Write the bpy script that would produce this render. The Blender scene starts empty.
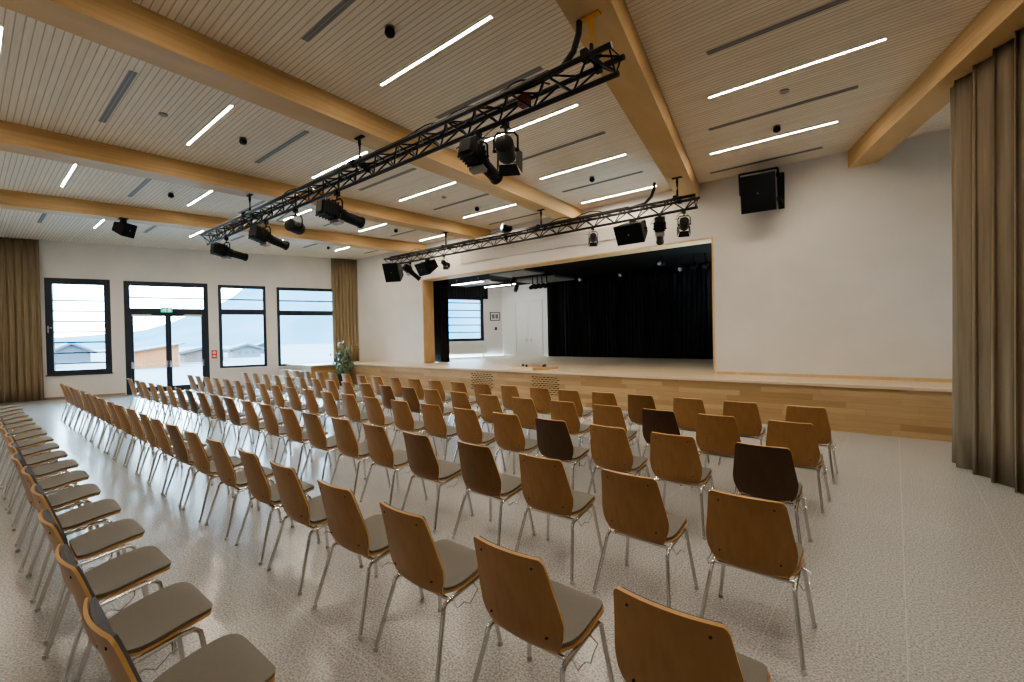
import bpy, math, random
from mathutils import Vector, Matrix
random.seed(7)
C = bpy.context.scene.collection
R = math.radians
PI = math.pi

# ------------------------------------------------------------------ helpers
class MB:
    """collects shapes, builds them as ONE mesh object"""
    def __init__(s): s.v = []; s.f = []; s.sm = []
    def add(s, vs, fs, smooth=False, m=None):
        o = len(s.v)
        s.v += [tuple(m @ Vector(p)) if m else tuple(p) for p in vs]
        s.f += [tuple(i + o for i in f) for f in fs]; s.sm += [smooth] * len(fs)
        return s
    def box(s, x0, x1, y0, y1, z0, z1, m=None):
        vs = [(x, y, z) for z in (z0, z1) for y in (y0, y1) for x in (x0, x1)]
        return s.add(vs, [(0, 2, 3, 1), (4, 5, 7, 6), (0, 1, 5, 4), (2, 6, 7, 3), (0, 4, 6, 2), (1, 3, 7, 5)], False, m)
    def bbox(s, x0, x1, y0, y1, z0, z1, b=.01, m=None):
        """box with chamfered vertical/horizontal edges"""
        vs = []; L = [(z0, b), (z0 + b, 0), (z1 - b, 0), (z1, b)]
        for z, i in L:
            a0, a1, c0, c1 = x0 + i, x1 - i, y0 + i, y1 - i
            vs += [(a0 + b, c0, z), (a1 - b, c0, z), (a1, c0 + b, z), (a1, c1 - b, z), (a1 - b, c1, z), (a0 + b, c1, z), (a0, c1 - b, z), (a0, c0 + b, z)]
        fs = [tuple(range(7, -1, -1)), tuple(range(24, 32))]
        for k in range(3):
            for i in range(8):
                j = (i + 1) % 8; fs.append((k*8+i, k*8+j, k*8+8+j, k*8+8+i))
        return s.add(vs, fs, False, m)
    def tube(s, pts, r, n=8, m=None, cap=True, closed=False):
        pts = [Vector(p) for p in pts]; k = len(pts)
        rr = r if isinstance(r, (list, tuple)) else [r] * k
        vs = []; up = None
        for i, p in enumerate(pts):
            a = pts[i - 1] if i > 0 else (pts[-1] if closed else p); b = pts[i + 1] if i < k - 1 else (pts[0] if closed else p)
            d = (b - a).normalized()
            if up is None:
                up = d.orthogonal().normalized()
            up = (up - d * up.dot(d))
            up = up.normalized() if up.length > 1e-6 else d.orthogonal().normalized()
            w = d.cross(up)
            for j in range(n):
                t = 2 * PI * j / n
                vs.append(p + (up * math.cos(t) + w * math.sin(t)) * rr[i])
        fs = []
        for i in range(k if closed else k - 1):
            i2 = (i + 1) % k
            for j in range(n):
                j2 = (j + 1) % n
                fs.append((i*n+j, i*n+j2, i2*n+j2, i2*n+j))
        if cap and not closed:
            fs.append(tuple(range(n - 1, -1, -1))); fs.append(tuple((k-1)*n + j for j in range(n)))
        return s.add(vs, fs, True, m)
    def prism(s, poly, z0, z1, m=None):
        n = len(poly); vs = [(x, y, z0) for x, y in poly] + [(x, y, z1) for x, y in poly]
        return s.add(vs, [tuple(range(n - 1, -1, -1)), tuple(range(n, 2*n))] + [(i, (i+1) % n, n + (i+1) % n, n + i) for i in range(n)], False, m)
    def xprism(s, poly, x0, x1, m=None):
        """poly in (y,z) extruded along x"""
        n = len(poly); vs = [(x0, y, z) for y, z in poly] + [(x1, y, z) for y, z in poly]
        return s.add(vs, [tuple(range(n - 1, -1, -1)), tuple(range(n, 2*n))] + [(i, (i+1) % n, n + (i+1) % n, n + i) for i in range(n)], False, m)
    def grid(s, rows, th, nrm=None, m=None):
        """closed sheet from a grid of points, thickened along the local normal"""
        nr, nc = len(rows), len(rows[0])
        P = [[Vector(p) for p in r] for r in rows]
        N = [[None]*nc for _ in range(nr)]
        for i in range(nr):
            for j in range(nc):
                a = P[min(i+1, nr-1)][j] - P[max(i-1, 0)][j]; b = P[i][min(j+1, nc-1)] - P[i][max(j-1, 0)]
                N[i][j] = b.cross(a).normalized()
        vs = [P[i][j] for i in range(nr) for j in range(nc)] + [P[i][j] + N[i][j]*th for i in range(nr) for j in range(nc)]
        o = nr*nc; fs = []
        for i in range(nr-1):
            for j in range(nc-1):
                a, b, c, d = i*nc+j, i*nc+j+1, (i+1)*nc+j+1, (i+1)*nc+j
                fs += [(a, b, c, d), (o+d, o+c, o+b, o+a)]
        ring = [(0, j) for j in range(nc)] + [(i, nc-1) for i in range(1, nr)] + [(nr-1, j) for j in range(nc-2, -1, -1)] + [(i, 0) for i in range(nr-2, 0, -1)]
        ids = [i*nc+j for i, j in ring]
        for k in range(len(ids)):
            a, b = ids[k], ids[(k+1) % len(ids)]
            fs.append((b, a, o+a, o+b))
        return s.add(vs, fs, True, m)
    def build(s, name, mat, parent=None, sharp=35, loc=None):
        me = bpy.data.meshes.new(name); me.from_pydata(s.v, [], s.f); me.update()
        me.polygons.foreach_set('use_smooth', s.sm)
        if any(s.sm) and sharp:
            me.set_sharp_from_angle(angle=R(sharp))
        me.materials.append(mat)
        o = bpy.data.objects.new(name, me); C.objects.link(o)
        if parent: o.parent = parent
        if loc: o.location = loc
        return o

def tag(o, label=None, cat=None, group=None, kind=None):
    if label: o['label'] = label
    if cat: o['category'] = cat
    if group: o['group'] = group
    if kind: o['kind'] = kind
    return o
def empty(name, loc=(0, 0, 0), rz=0):
    o = bpy.data.objects.new(name, None); C.objects.link(o); o.empty_display_size = .1
    o.location = loc; o.rotation_euler = (0, 0, rz); return o
def copy_tree(o, parent=None, sub=None):
    c = o.copy(); C.objects.link(c); c.parent = parent
    if sub and c.data in sub: c.data = sub[c.data]
    for ch in list(o.children): copy_tree(ch, c, sub)
    return c

# ------------------------------------------------------------------ materials
def mat(name, col, rough=.5, metal=0, spec=.5):
    m = bpy.data.materials.new(name); m.use_nodes = True
    b = m.node_tree.nodes['Principled BSDF']
    b.inputs['Base Color'].default_value = (*col, 1); b.inputs['Roughness'].default_value = rough
    b.inputs['Metallic'].default_value = metal; b.inputs['Specular IOR Level'].default_value = spec
    return m
def nodes(m): 
    nt = m.node_tree; return nt, nt.nodes, nt.links, nt.nodes['Principled BSDF']
def tex_noise(m, c1, c2, scale=(1, 1, 1), ns=5, detail=4, bump=0, lo=.35, hi=.65, rough=None):
    """procedural two tone noise (stretched by scale) into base colour"""
    nt, N, L, b = nodes(m)
    tc = N.new('ShaderNodeTexCoord'); mp = N.new('ShaderNodeMapping'); mp.inputs['Scale'].default_value = scale
    L.new(tc.outputs['Object'], mp.inputs['Vector'])
    n = N.new('ShaderNodeTexNoise'); n.inputs['Scale'].default_value = ns; n.inputs['Detail'].default_value = detail
    L.new(mp.outputs['Vector'], n.inputs['Vector'])
    r = N.new('ShaderNodeValToRGB'); r.color_ramp.elements[0].position = lo; r.color_ramp.elements[1].position = hi
    r.color_ramp.elements[0].color = (*c1, 1); r.color_ramp.elements[1].color = (*c2, 1)
    L.new(n.outputs['Fac'], r.inputs['Fac']); L.new(r.outputs['Color'], b.inputs['Base Color'])
    if bump:
        bp = N.new('ShaderNodeBump'); bp.inputs['Strength'].default_value = bump; bp.inputs['Distance'].default_value = .01
        L.new(n.outputs['Fac'], bp.inputs['Height']); L.new(bp.outputs['Normal'], b.inputs['Normal'])
    return m
def planks(m, c1, c2, cm, w, h, mortar, swz=('x', 'y'), bump=.3, grain=True):
    """brick texture laid as boards in the two named object axes"""
    nt, N, L, b = nodes(m)
    tc = N.new('ShaderNodeTexCoord'); sp = N.new('ShaderNodeSeparateXYZ'); cb = N.new('ShaderNodeCombineXYZ')
    L.new(tc.outputs['Object'], sp.inputs[0])
    ax = {'x': 0, 'y': 1, 'z': 2}
    ad = N.new('ShaderNodeMath'); ad.operation = 'ADD'; ad.inputs[1].default_value = 37.3
    L.new(sp.outputs[ax[swz[0]]], ad.inputs[0]); L.new(ad.outputs[0], cb.inputs[0]); L.new(sp.outputs[ax[swz[1]]], cb.inputs[1])
    br = N.new('ShaderNodeTexBrick'); br.offset = .37; br.offset_frequency = 3; br.squash = .8; br.squash_frequency = 2
    for k, v in (('Scale', 1), ('Brick Width', w), ('Row Height', h), ('Mortar Size', mortar), ('Mortar Smooth', .1), ('Bias', 0)):
        br.inputs[k].default_value = v
    br.inputs['Color1'].default_value = (*c1, 1); br.inputs['Color2'].default_value = (*c2, 1); br.inputs['Mortar'].default_value = (*cm, 1)
    L.new(cb.outputs[0], br.inputs['Vector'])
    out = br.outputs['Color']
    if grain:
        mp = N.new('ShaderNodeMapping'); mp.inputs['Scale'].default_value = (1.2, 22, 22)
        L.new(cb.outputs[0], mp.inputs['Vector'])
        n = N.new('ShaderNodeTexNoise'); n.inputs['Scale'].default_value = 2; n.inputs['Detail'].default_value = 4
        L.new(mp.outputs['Vector'], n.inputs['Vector'])
        mr = N.new('ShaderNodeMapRange'); mr.inputs['To Min'].default_value = .82; mr.inputs['To Max'].default_value = 1.15
        L.new(n.outputs['Fac'], mr.inputs['Value'])
        mx = N.new('ShaderNodeMix'); mx.data_type = 'RGBA'; mx.blend_type = 'MULTIPLY'; mx.inputs['Factor'].default_value = 1
        L.new(out, mx.inputs['A']); L.new(mr.outputs['Result'], mx.inputs['B']); out = mx.outputs['Result']
    L.new(out, b.inputs['Base Color'])
    if bump:
        iv = N.new('ShaderNodeMath'); iv.operation = 'SUBTRACT'; iv.inputs[0].default_value = 1; L.new(br.outputs['Fac'], iv.inputs[1])
        bp = N.new('ShaderNodeBump'); bp.inputs['Strength'].default_value = bump; bp.inputs['Distance'].default_value = .005
        L.new(iv.outputs[0], bp.inputs['Height']); L.new(bp.outputs['Normal'], b.inputs['Normal'])
    return m
def emis(name, col, st):
    m = mat(name, (.8, .8, .8)); nt, N, L, b = nodes(m)
    b.inputs['Emission Color'].default_value = (*col, 1); b.inputs['Emission Strength'].default_value = st
    return m

M = {}
M['plaster'] = tex_noise(mat('warm white plaster', (.7, .67, .63), .85, spec=.2), (.70, .67, .635), (.74, .71, .675), ns=1.3, detail=3)
M['white'] = mat('white paint and step glare', (.78, .77, .75), .5)  # house white; on the stage steps it stands for daylight glare on wood
M['ceil'] = planks(mat('pale spruce slat ceiling', (.6, .5, .4), .65, spec=.25), (.84, .76, .64), (.78, .695, .575), (.52, .44, .34), 80, .069, .006, ('x', 'y'), bump=.25)
M['beam'] = tex_noise(mat('oiled glulam timber', (.6, .4, .2), .5, spec=.35), (.55, .37, .18), (.63, .44, .23), (1.5, .35, 12), ns=2.2)
M['stagewood'] = planks(mat('oak plank stage front', (.5, .3, .15), .5, spec=.35), (.39, .245, .112), (.54, .37, .20), (.26, .165, .08), 1.15, .098, .0012, ('x', 'z'))
M['sidewood'] = planks(mat('oak plank stage side', (.5, .3, .15), .5, spec=.35), (.37, .22, .09), (.50, .32, .14), (.26, .16, .07), 1.0, .098, .0012, ('y', 'z'))
M['stagefloor'] = planks(mat('light oak stage floor', (.7, .55, .4), .38, spec=.45), (.66, .52, .36), (.74, .60, .44), (.5, .38, .25), 1.8, .12, .001, ('x', 'y'), bump=.05)
M['oak'] = tex_noise(mat('light oak trim', (.65, .48, .28), .5), (.60, .42, .22), (.68, .50, .29), (1, 1, .3), ns=6)
# terrazzo floor
m = mat('polished grey terrazzo', (.4, .39, .37), .26, spec=.75); nt, N, L, b = nodes(m)
tc = N.new('ShaderNodeTexCoord')
n1 = N.new('ShaderNodeTexNoise'); n1.inputs['Scale'].default_value = 85; n1.inputs['Detail'].default_value = 4; L.new(tc.outputs['Object'], n1.inputs['Vector'])
r1 = N.new('ShaderNodeValToRGB'); L.new(n1.outputs['Fac'], r1.inputs['Fac'])
e = r1.color_ramp.elements; e[0].position = .36; e[0].color = (.285, .290, .292, 1); e[1].position = .66; e[1].color = (.60, .61, .615, 1)
e = r1.color_ramp.elements.new(.5); e.color = (.43, .438, .442, 1)
n2 = N.new('ShaderNodeTexNoise'); n2.inputs['Scale'].default_value = .9; n2.inputs['Detail'].default_value = 4; L.new(tc.outputs['Object'], n2.inputs['Vector'])
mr = N.new('ShaderNodeMapRange'); mr.inputs['To Min'].default_value = .95; mr.inputs['To Max'].default_value = 1.05; L.new(n2.outputs['Fac'], mr.inputs['Value'])
mx = N.new('ShaderNodeMix'); mx.data_type = 'RGBA'; mx.blend_type = 'MULTIPLY'; mx.inputs['Factor'].default_value = 1
L.new(r1.outputs['Color'], mx.inputs['A']); L.new(mr.outputs['Result'], mx.inputs['B'])
mp = N.new('ShaderNodeMapping'); mp.inputs['Location'].default_value = (-.0345, .0, 0); L.new(tc.outputs['Object'], mp.inputs['Vector'])
br = N.new('ShaderNodeTexBrick'); br.offset = 0; br.squash = 1
for k, v in (('Scale', 1), ('Brick Width', .615), ('Row Height', 1.33), ('Mortar Size', .003), ('Mortar Smooth', .3)): br.inputs[k].default_value = v
L.new(mp.outputs['Vector'], br.inputs['Vector'])
jm = N.new('ShaderNodeMath'); jm.operation = 'MULTIPLY'; jm.inputs[1].default_value = .7; L.new(br.outputs['Fac'], jm.inputs[0])
m2 = N.new('ShaderNodeMix'); m2.data_type = 'RGBA'; L.new(jm.outputs[0], m2.inputs['Factor']); L.new(mx.outputs['Result'], m2.inputs['A']); m2.inputs['B'].default_value = (.62, .59, .54, 1)
L.new(m2.outputs['Result'], b.inputs['Base Color'])
rr = N.new('ShaderNodeMapRange'); rr.inputs['To Min'].default_value = .22; rr.inputs['To Max'].default_value = .26; L.new(n2.outputs['Fac'], rr.inputs['Value']); L.new(rr.outputs['Result'], b.inputs['Roughness'])
M['floor'] = m
M['frame'] = mat('anthracite aluminium frame', (.020, .026, .038), .4)
M['slat'] = mat('dark louvre slat', (.012, .016, .022), .5)
M['black'] = mat('black powder coat', (.0065, .0065, .0075), .5, spec=.25)
M['blackrough'] = mat('black speaker grille', (.0065, .007, .009), .8, spec=.15)
M['truss'] = mat('black anodised truss tube', (.014, .014, .017), .3, .5)
M['chrome'] = mat('chromed steel tube', (.64, .635, .62), .24, .92)
M['glide'] = mat('pale plastic glide', (.55, .54, .52), .5)
M['steel'] = mat('brushed steel', (.55, .55, .55), .35, 1)
M['screw'] = mat('dark screw head', (.04, .022, .01), .5)
M['pad'] = tex_noise(mat('taupe grey seat fabric', (.2, .18, .15), .9, spec=.2), (.182, .170, .150), (.205, .192, .170), ns=260, detail=2, bump=.08)
M['backpad'] = tex_noise(mat('slate grey back fabric', (.12, .14, .18), .85, spec=.2), (.12, .128, .145), (.14, .15, .168), ns=260, detail=2)
M['edge'] = mat('blond plywood edge', (.58, .36, .15), .5)
def ply(name, a, b_): 
    return tex_noise(mat(name, a, .34, spec=.45), a, b_, (9, 9, .8), ns=3.2, detail=5, lo=.3, hi=.7)
PLY = [ply('amber plywood', (.33, .168, .060), (.385, .202, .076)), ply('honey plywood', (.36, .190, .070), (.41, .222, .085)),
       ply('walnut plywood', (.195, .092, .028), (.225, .110, .036)), ply('dark stained plywood', (.075, .033, .014), (.092, .042, .018))]
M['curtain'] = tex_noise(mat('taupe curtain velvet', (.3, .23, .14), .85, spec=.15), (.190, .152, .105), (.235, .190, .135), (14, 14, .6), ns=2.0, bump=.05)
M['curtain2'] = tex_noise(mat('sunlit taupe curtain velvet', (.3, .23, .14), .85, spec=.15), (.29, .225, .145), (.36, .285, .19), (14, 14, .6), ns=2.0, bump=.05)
M['blackcloth'] = tex_noise(mat('black stage velvet', (.008, .008, .009), .85, spec=.15), (.010, .010, .011), (.030, .030, .032), (9, 9, .4), ns=2)
M['ventslot'] = mat('grey air slot', (.20, .195, .19), .6)
M['ventframe'] = mat('grey slot frame', (.34, .32, .295), .5)
M['lamp'] = emis('warm light diffuser', (1, .86, .685), 140)
M['lampframe'] = mat('white lamp frame', (.8, .78, .74), .5)
M['stagelamp'] = emis('stage strip diffuser', (1, .95, .88), 130)
M['stageceil'] = mat('black painted soffit', (.012, .010, .009), .9, spec=.1)
M['greypanel'] = mat('grey acoustic panel', (.22, .215, .21), .8)
M['wallpanel'] = mat('pale grey panel', (.50, .48, .465), .7)
M['red'] = mat('signal red', (.62, .10, .05), .5)
M['darkred'] = mat('dark red connector', (.16, .022, .018), .5)
M['green'] = emis('exit sign green', (.1, .75, .55), .55); M['green'].node_tree.nodes['Principled BSDF'].inputs['Base Color'].default_value = (.02, .35, .22, 1)
M['signwhite'] = emis('exit sign white', (1, 1, 1), .7)
M['orange'] = mat('orange sling', (.65, .30, .03), .6)
M['cable'] = mat('black cable', (.01, .01, .011), .5)
M['lens'] = mat('lamp lens glass', (.35, .36, .38), .08, .6)
M['pot'] = mat('dark planter', (.03, .03, .035), .4)
M['leaf'] = tex_noise(mat('ficus leaf', (.05, .1, .04), .45), (.10, .16, .075), (.22, .29, .17), ns=9)
M['bark'] = mat('plant bark', (.2, .13, .07), .8)
M['radiator'] = mat('radiator enamel', (.76, .74, .70), .4)
# clear pane: mostly straight-through, with a grazing reflection
m = bpy.data.materials.new('window glass'); m.use_nodes = True; nt = m.node_tree; N = nt.nodes; L = nt.links; N.clear()
o_ = N.new('ShaderNodeOutputMaterial'); t_ = N.new('ShaderNodeBsdfTransparent'); t_.inputs[0].default_value = (.95, .98, 1, 1)
g_ = N.new('ShaderNodeBsdfGlossy'); g_.inputs['Roughness'].default_value = .02; mxs = N.new('ShaderNodeMixShader')
fr = N.new('ShaderNodeFresnel'); fr.inputs[0].default_value = 1.35
L.new(fr.outputs[0], mxs.inputs[0]); L.new(t_.outputs[0], mxs.inputs[1]); L.new(g_.outputs[0], mxs.inputs[2]); L.new(mxs.outputs[0], o_.inputs[0]); M['glass'] = m
M['snow'] = tex_noise(mat('snowy field', (.8, .84, .9), .9, spec=.1), (.098, .112, .126), (.13, .142, .152), ns=.05)
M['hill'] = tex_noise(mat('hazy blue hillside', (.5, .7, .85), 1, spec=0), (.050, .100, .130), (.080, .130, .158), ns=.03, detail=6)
M['barn'] = planks(mat('orange timber barn', (.7, .35, .12), .8), (.24, .075, .018), (.21, .065, .016), (.15, .045, .012), 6, .25, .02, ('z', 'x'), bump=0, grain=False)
M['barnroof'] = mat('grey roof with snow', (.05, .056, .065), .8)
M['house'] = mat('pale house wall', (.085, .09, .095), .85)
M['house2'] = mat('grey house wall', (.05, .058, .07), .85)
M['rust'] = mat('pinkish timber wall', (.105, .062, .048), .85)

# ------------------------------------------------------------------ room geometry
CEIL = 4.95
YW = 10.45                    # stage wall
WA = R(20); T = Vector((math.sin(WA), math.cos(WA), 0)); NO = Vector((-math.cos(WA), math.sin(WA), 0))   # along and out of the window wall
P0 = Vector((-19.62, 3.46, 0))
RZ = PI/2 - WA
def W(t, d=0, z=0): return P0 + T*t + NO*d + Vector((0, 0, z))
WM = Matrix.Translation(P0) @ Matrix.Rotation(RZ, 4, 'Z')

def struct(o): o['kind'] = 'structure'; return o
YB = -3.2
fl = [tuple(W(-8.5, .3)[:2]), (6.6, YB), (1.45, YW + .45), (-16.9, YW + .45), tuple(W(7.9, .3)[:2])]
struct(MB().prism(fl, -.12, 0).build('floor', M['floor']))
struct(MB().prism([tuple(W(-8.5, .35)[:2]), (6.7, YB), (1.5, YW + .5), tuple(W(8.2, .35)[:2])], CEIL, CEIL + .15).build('ceiling', M['ceil']))
# stage wall with the opening (x -12.78..-3.0, up to 3.75)
OX0, OX1, OZ = -12.78, -3.0, 3.75
w = MB(); w.box(-17.35, OX0, YW, YW + .45, 0, CEIL); w.box(OX1, 1.5, YW, YW + .45, 0, CEIL); w.box(OX0, OX1, YW, YW + .45, OZ, CEIL)
struct(w.build('wall_front', M['plaster']))
# window wall with openings
OPEN = [(-1.89, -.32, .76, 3.80), (.02, 2.35, 0, 3.78), (2.66, 4.17, .74, 3.75), (4.54, 6.72, .72, 3.73)]
w = MB(); t = -8.5
for a, b_, z0, z1 in OPEN:
    w.box(t, a, 0, .32, 0, CEIL, WM)
    if z0 > 0: w.box(a, b_, 0, .32, 0, z0, WM)
    w.box(a, b_, 0, .32, z1, CEIL, WM); t = b_
w.box(t, 7.62, 0, .32, 0, CEIL, WM)
struct(w.build('wall_left', M['plaster']))
rw = MB(); rw.prism([(1.5, YW + .5), (6.6, YB), (6.85, YB), (1.75, YW + .5)], 0, CEIL); struct(rw.build('wall_right', M['plaster']))
struct(MB().prism([tuple(W(-8.5, .3)[:2]), (6.8, YB), (6.8, YB - .2), tuple((W(-8.5, .3) + Vector((0, -.6, 0)))[:2])], 0, CEIL).build('wall_rear', M['plaster']))
bb = MB(); t = -8.4
for a, b_ in ((-8.4, .0), (2.37, 5.1)): bb.box(a, b_, -.018, 0, 0, .07, WM)
struct(bb.build('baseboard_left', mat('brown skirting', (.33, .25, .19), .6)))

# ------------------------------------------------------------------ windows, door
def window(idx, a, b_, z0, z1, fw, slats, transom=None, cas=None):
    root = empty('window_%d' % idx, W(a, 0, 0), RZ); struct(root); wd = b_ - a
    f = MB(); y0, y1 = .02, .14
    fr_ = fw
    f.box(0, fr_, y0, y1, z0, z1); f.box(wd - fr_, wd, y0, y1, z0, z1)
    f.box(fr_, wd - fr_, y0, y1, z1 - fr_ * 1.1, z1); f.box(fr_, wd - fr_, y0, y1, z0, z0 + fr_ * .8)
    if transom: f.box(fr_, wd - fr_, y0, y1, transom[0], transom[1])
    f.build('window_frame', M['frame'], root)
    parts = [(z0 + fr_*.8, transom[0]), (transom[1], z1 - fr_*1.1)] if transom else [(z0 + fr_*.8, z1 - fr_*1.1)]
    for p0, p1 in parts:
        MB().box(fr_, wd - fr_, .075, .081, p0, p1).build('pane', M['glass'], root)
    for z in slats:
        MB().box(fr_*.6, wd - fr_*.6, .16, .24, z - .022, z + .022).build('louvre_slat', M['slat'], root)
    s = MB(); s.box(-.02, wd + .02, -.03, .15, z0 - .035, z0); s.build('window_sill', M['white'] if transom else M['frame'], root)
    if cas:
        h = MB(); h.box(.05, .075, -.03, .02, 2.08, 2.3); h.box(.05, .16, -.045, -.03, 2.22, 2.25); h.build('handle', M['steel'], root)
    return root
window(1, -1.89, -.32, .76, 3.80, .17, [1.10 + .335*k for k in range(7)], cas=True)
window(2, 2.66, 4.17, .74, 3.75, .10, [3.24], (2.68, 2.87))
window(3, 4.54, 6.72, .72, 3.73, .10, [3.23], (2.66, 2.84))
root = struct(empty('door_1', W(.02), RZ)); wd = 2.33
f = MB(); f.box(0, .14, .02, .16, 0, 3.78); f.box(wd - .14, wd, .02, .16, 0, 3.78); f.box(.14, wd - .14, .02, .16, 3.63, 3.78); f.box(.14, wd - .14, .02, .16, 2.70, 2.88)
f.build('door_frame', M['frame'], root)
MB().box(.14, wd - .14, .08, .086, 2.88, 3.63).build('transom_pane', M['glass'], root)
MB().box(.1, wd - .1, .18, .26, 3.225, 3.272).build('louvre_slat', M['slat'], root)
for a, b_, hx in ((.14, 1.163, 1.10), (1.167, wd - .14, 1.23)):
    f = MB(); f.box(a, a + .08, .03, .12, .02, 2.70); f.box(b_ - .08, b_, .03, .12, .02, 2.70); f.box(a + .08, b_ - .08, .03, .12, .02, .22); f.box(a + .08, b_ - .08, .03, .12, 2.61, 2.70)
    lf = f.build('door_leaf', M['frame'], root)
    MB().box(a + .08, b_ - .08, .07, .076, .22, 2.61).build('pane', M['glass'], lf)
    h = MB(); h.tube([(a + .03, -.06, .96), (b_ - .03, -.06, .96)], .014); h.box(a + .02, a + .06, -.07, .03, .86, 1.08); h.box(b_ - .06, b_ - .02, -.07, .03, .86, 1.08)
    h.build('push_bar', M['steel'], lf)
for a in (.2, 1.62):
    MB().bbox(a, a + .52, -.05, .02, 2.60, 2.67, .01).build('door_closer', M['white'], root)
MB().box(.70, 1.64, -.035, .015, 2.61, 2.65).build('closer_rail', M['frame'], root)

# exit sign above the door: running figure in a doorway
ex = empty('exit_sign', W(1.16, -.03, 2.83), RZ); tag(ex, 'small green emergency exit sign with white running figure above the glass door', 'sign')
MB().bbox(-.16, .16, -.03, .03, -.09, .09, .008).build('sign_box', M['green'], ex)
g = MB(); y0, y1 = -.034, -.030
g.box(.05, .12, y0, y1, -.065, .065); g.tube([(-.035, y0, .045), (-.035, y1, .045)], .016, 10)
g.tube([(-.04, -.032, .03), (-.055, -.032, -.015)], .011, 6); g.tube([(-.055, -.032, -.015), (-.02, -.032, -.035), (-.03, -.032, -.07)], .008, 6)
g.tube([(-.055, -.032, -.015), (-.09, -.032, -.045), (-.12, -.032, -.045)], .008, 6); g.tube([(-.04, -.032, .025), (-.005, -.032, .005), (.015, -.032, .015)], .006, 6); g.tube([(-.042, -.032, .025), (-.085, -.032, .02), (-.10, -.032, -.005)], .006, 6)
g.build('pictogram', M['signwhite'], ex)
fs_ = empty('fire_alarm_sign', W(2.50, -.012, 1.25), RZ); tag(fs_, 'small red fire alarm plate on the white wall right of the glass door', 'sign')
MB().box(-.085, .085, -.008, .012, -.15, .15).build('plate', M['red'], fs_)
MB().tube([(0, -.012, .06), (0, -.008, .06)], .05, 12).build('symbol', M['white'], fs_); MB().box(-.05, .05, -.012, -.008, -.09, -.04).build('symbol', M['white'], fs_)
g = MB(); g.tube([(0, -.015, .06), (0, -.012, .06)], .022, 10); g.build('button_symbol', M['red'], fs_)

# ------------------------------------------------------------------ beams
BEAM = [(3.226 + .43, -.37), (-1.135, -.2057), (-5.46, -.0757), (-9.87, .04), (-14.3, .17)]   # right edge x = a + b*y, width .43
BZ = 4.635
def bc(i, y): a, b_ = BEAM[i] if i < 5 else (-18.75, .28); return a + b_*y - .215
BN = ['rightmost', 'second from right', 'middle', 'second from left', 'leftmost']
for i, (a, b_) in enumerate(BEAM):
    q = MB(); y0, y1 = YB, YW
    q.prism([(a + b_*y0 - .43, y0), (a + b_*y0, y0), (a + b_*y1, y1), (a + b_*y1 - .43, y1)], BZ, CEIL)
    o = q.build('ceiling_beam', M['beam'])
    tag(o, 'golden timber ceiling beam running to the stage wall, %s of the five beams' % BN[i], 'beam', 'timber ceiling beams')

# ------------------------------------------------------------------ ceiling lights, air slots, domes
def ordn(k): return ['first', 'second', 'third', 'fourth', 'fifth', 'sixth', 'seventh', 'eighth', 'ninth', 'tenth', 'eleventh', 'twelfth', 'thirteenth', 'fourteenth', 'fifteenth', 'sixteenth', 'seventeenth', 'eighteenth', 'nineteenth', 'twentieth', 'twenty-first', 'twenty-second'][k]
BAY = ['right of the second beam from right', 'left of the second beam from right', 'left of the middle beam', 'between the two leftmost beams', 'left of the leftmost beam']
def yk(k): return .325 + 1.065*k
lamp0 = vent0 = None
LAMPS = []; VENTS = []
for bay in range(5):
    shift = [-.12, -.07, -.02, 0.02, 0.0][bay]
    nl = nv = 0
    for k in range(9, -3, -1):
        y = yk(k); x = (bc(bay, y) + bc(bay + 1, y))/2 + shift
        if bay < 2 and y < .3: continue
        if bay == 4 and (x < W((y - P0.y)/math.cos(WA), 0).x + 1.4): continue
        if (k % 2 == 0) == (bay % 2 == 0):
            lab = 'white light strip %s, %s from stage wall' % (BAY[bay], ordn(nl)); nl += 1
            if lamp0 is None:
                lamp0 = empty('ceiling_light')
                MB().box(-.95, .95, -.014, .014, -.006, .004).build('diffuser', M['lamp'], lamp0)
                f = MB(); f.box(-.962, .962, -.024, -.016, -.008, .0); f.box(-.962, .962, .016, .024, -.008, 0); f.box(-.962, -.951, -.016, .016, -.008, 0); f.box(.951, .962, -.016, .016, -.008, 0)
                f.build('frame', M['lampframe'], lamp0); o = lamp0
            else: o = copy_tree(lamp0)
            o.location = (x, y, CEIL); tag(o, lab, 'light', 'light strips on the slatted ceiling')
        elif k >= -1:
            lab = 'thin grey air slot %s, %s from stage wall' % (BAY[bay], ordn(nv)); nv += 1
            if vent0 is None:
                vent0 = empty('ceiling_vent')
                MB().box(-.96, .96, -.042, .042, -.006, .003).build('frame', M['ventframe'], vent0)
                for s in (-1, 1): MB().box(-.955, .955, s*.02 - .013, s*.02 + .013, -.009, -.005).build('slot', M['ventslot'], vent0)
                o = vent0
            else: o = copy_tree(vent0)
            o.location = (x, y, CEIL); tag(o, lab, 'vent', 'ventilation slots in the ceiling')
d0 = None
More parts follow.
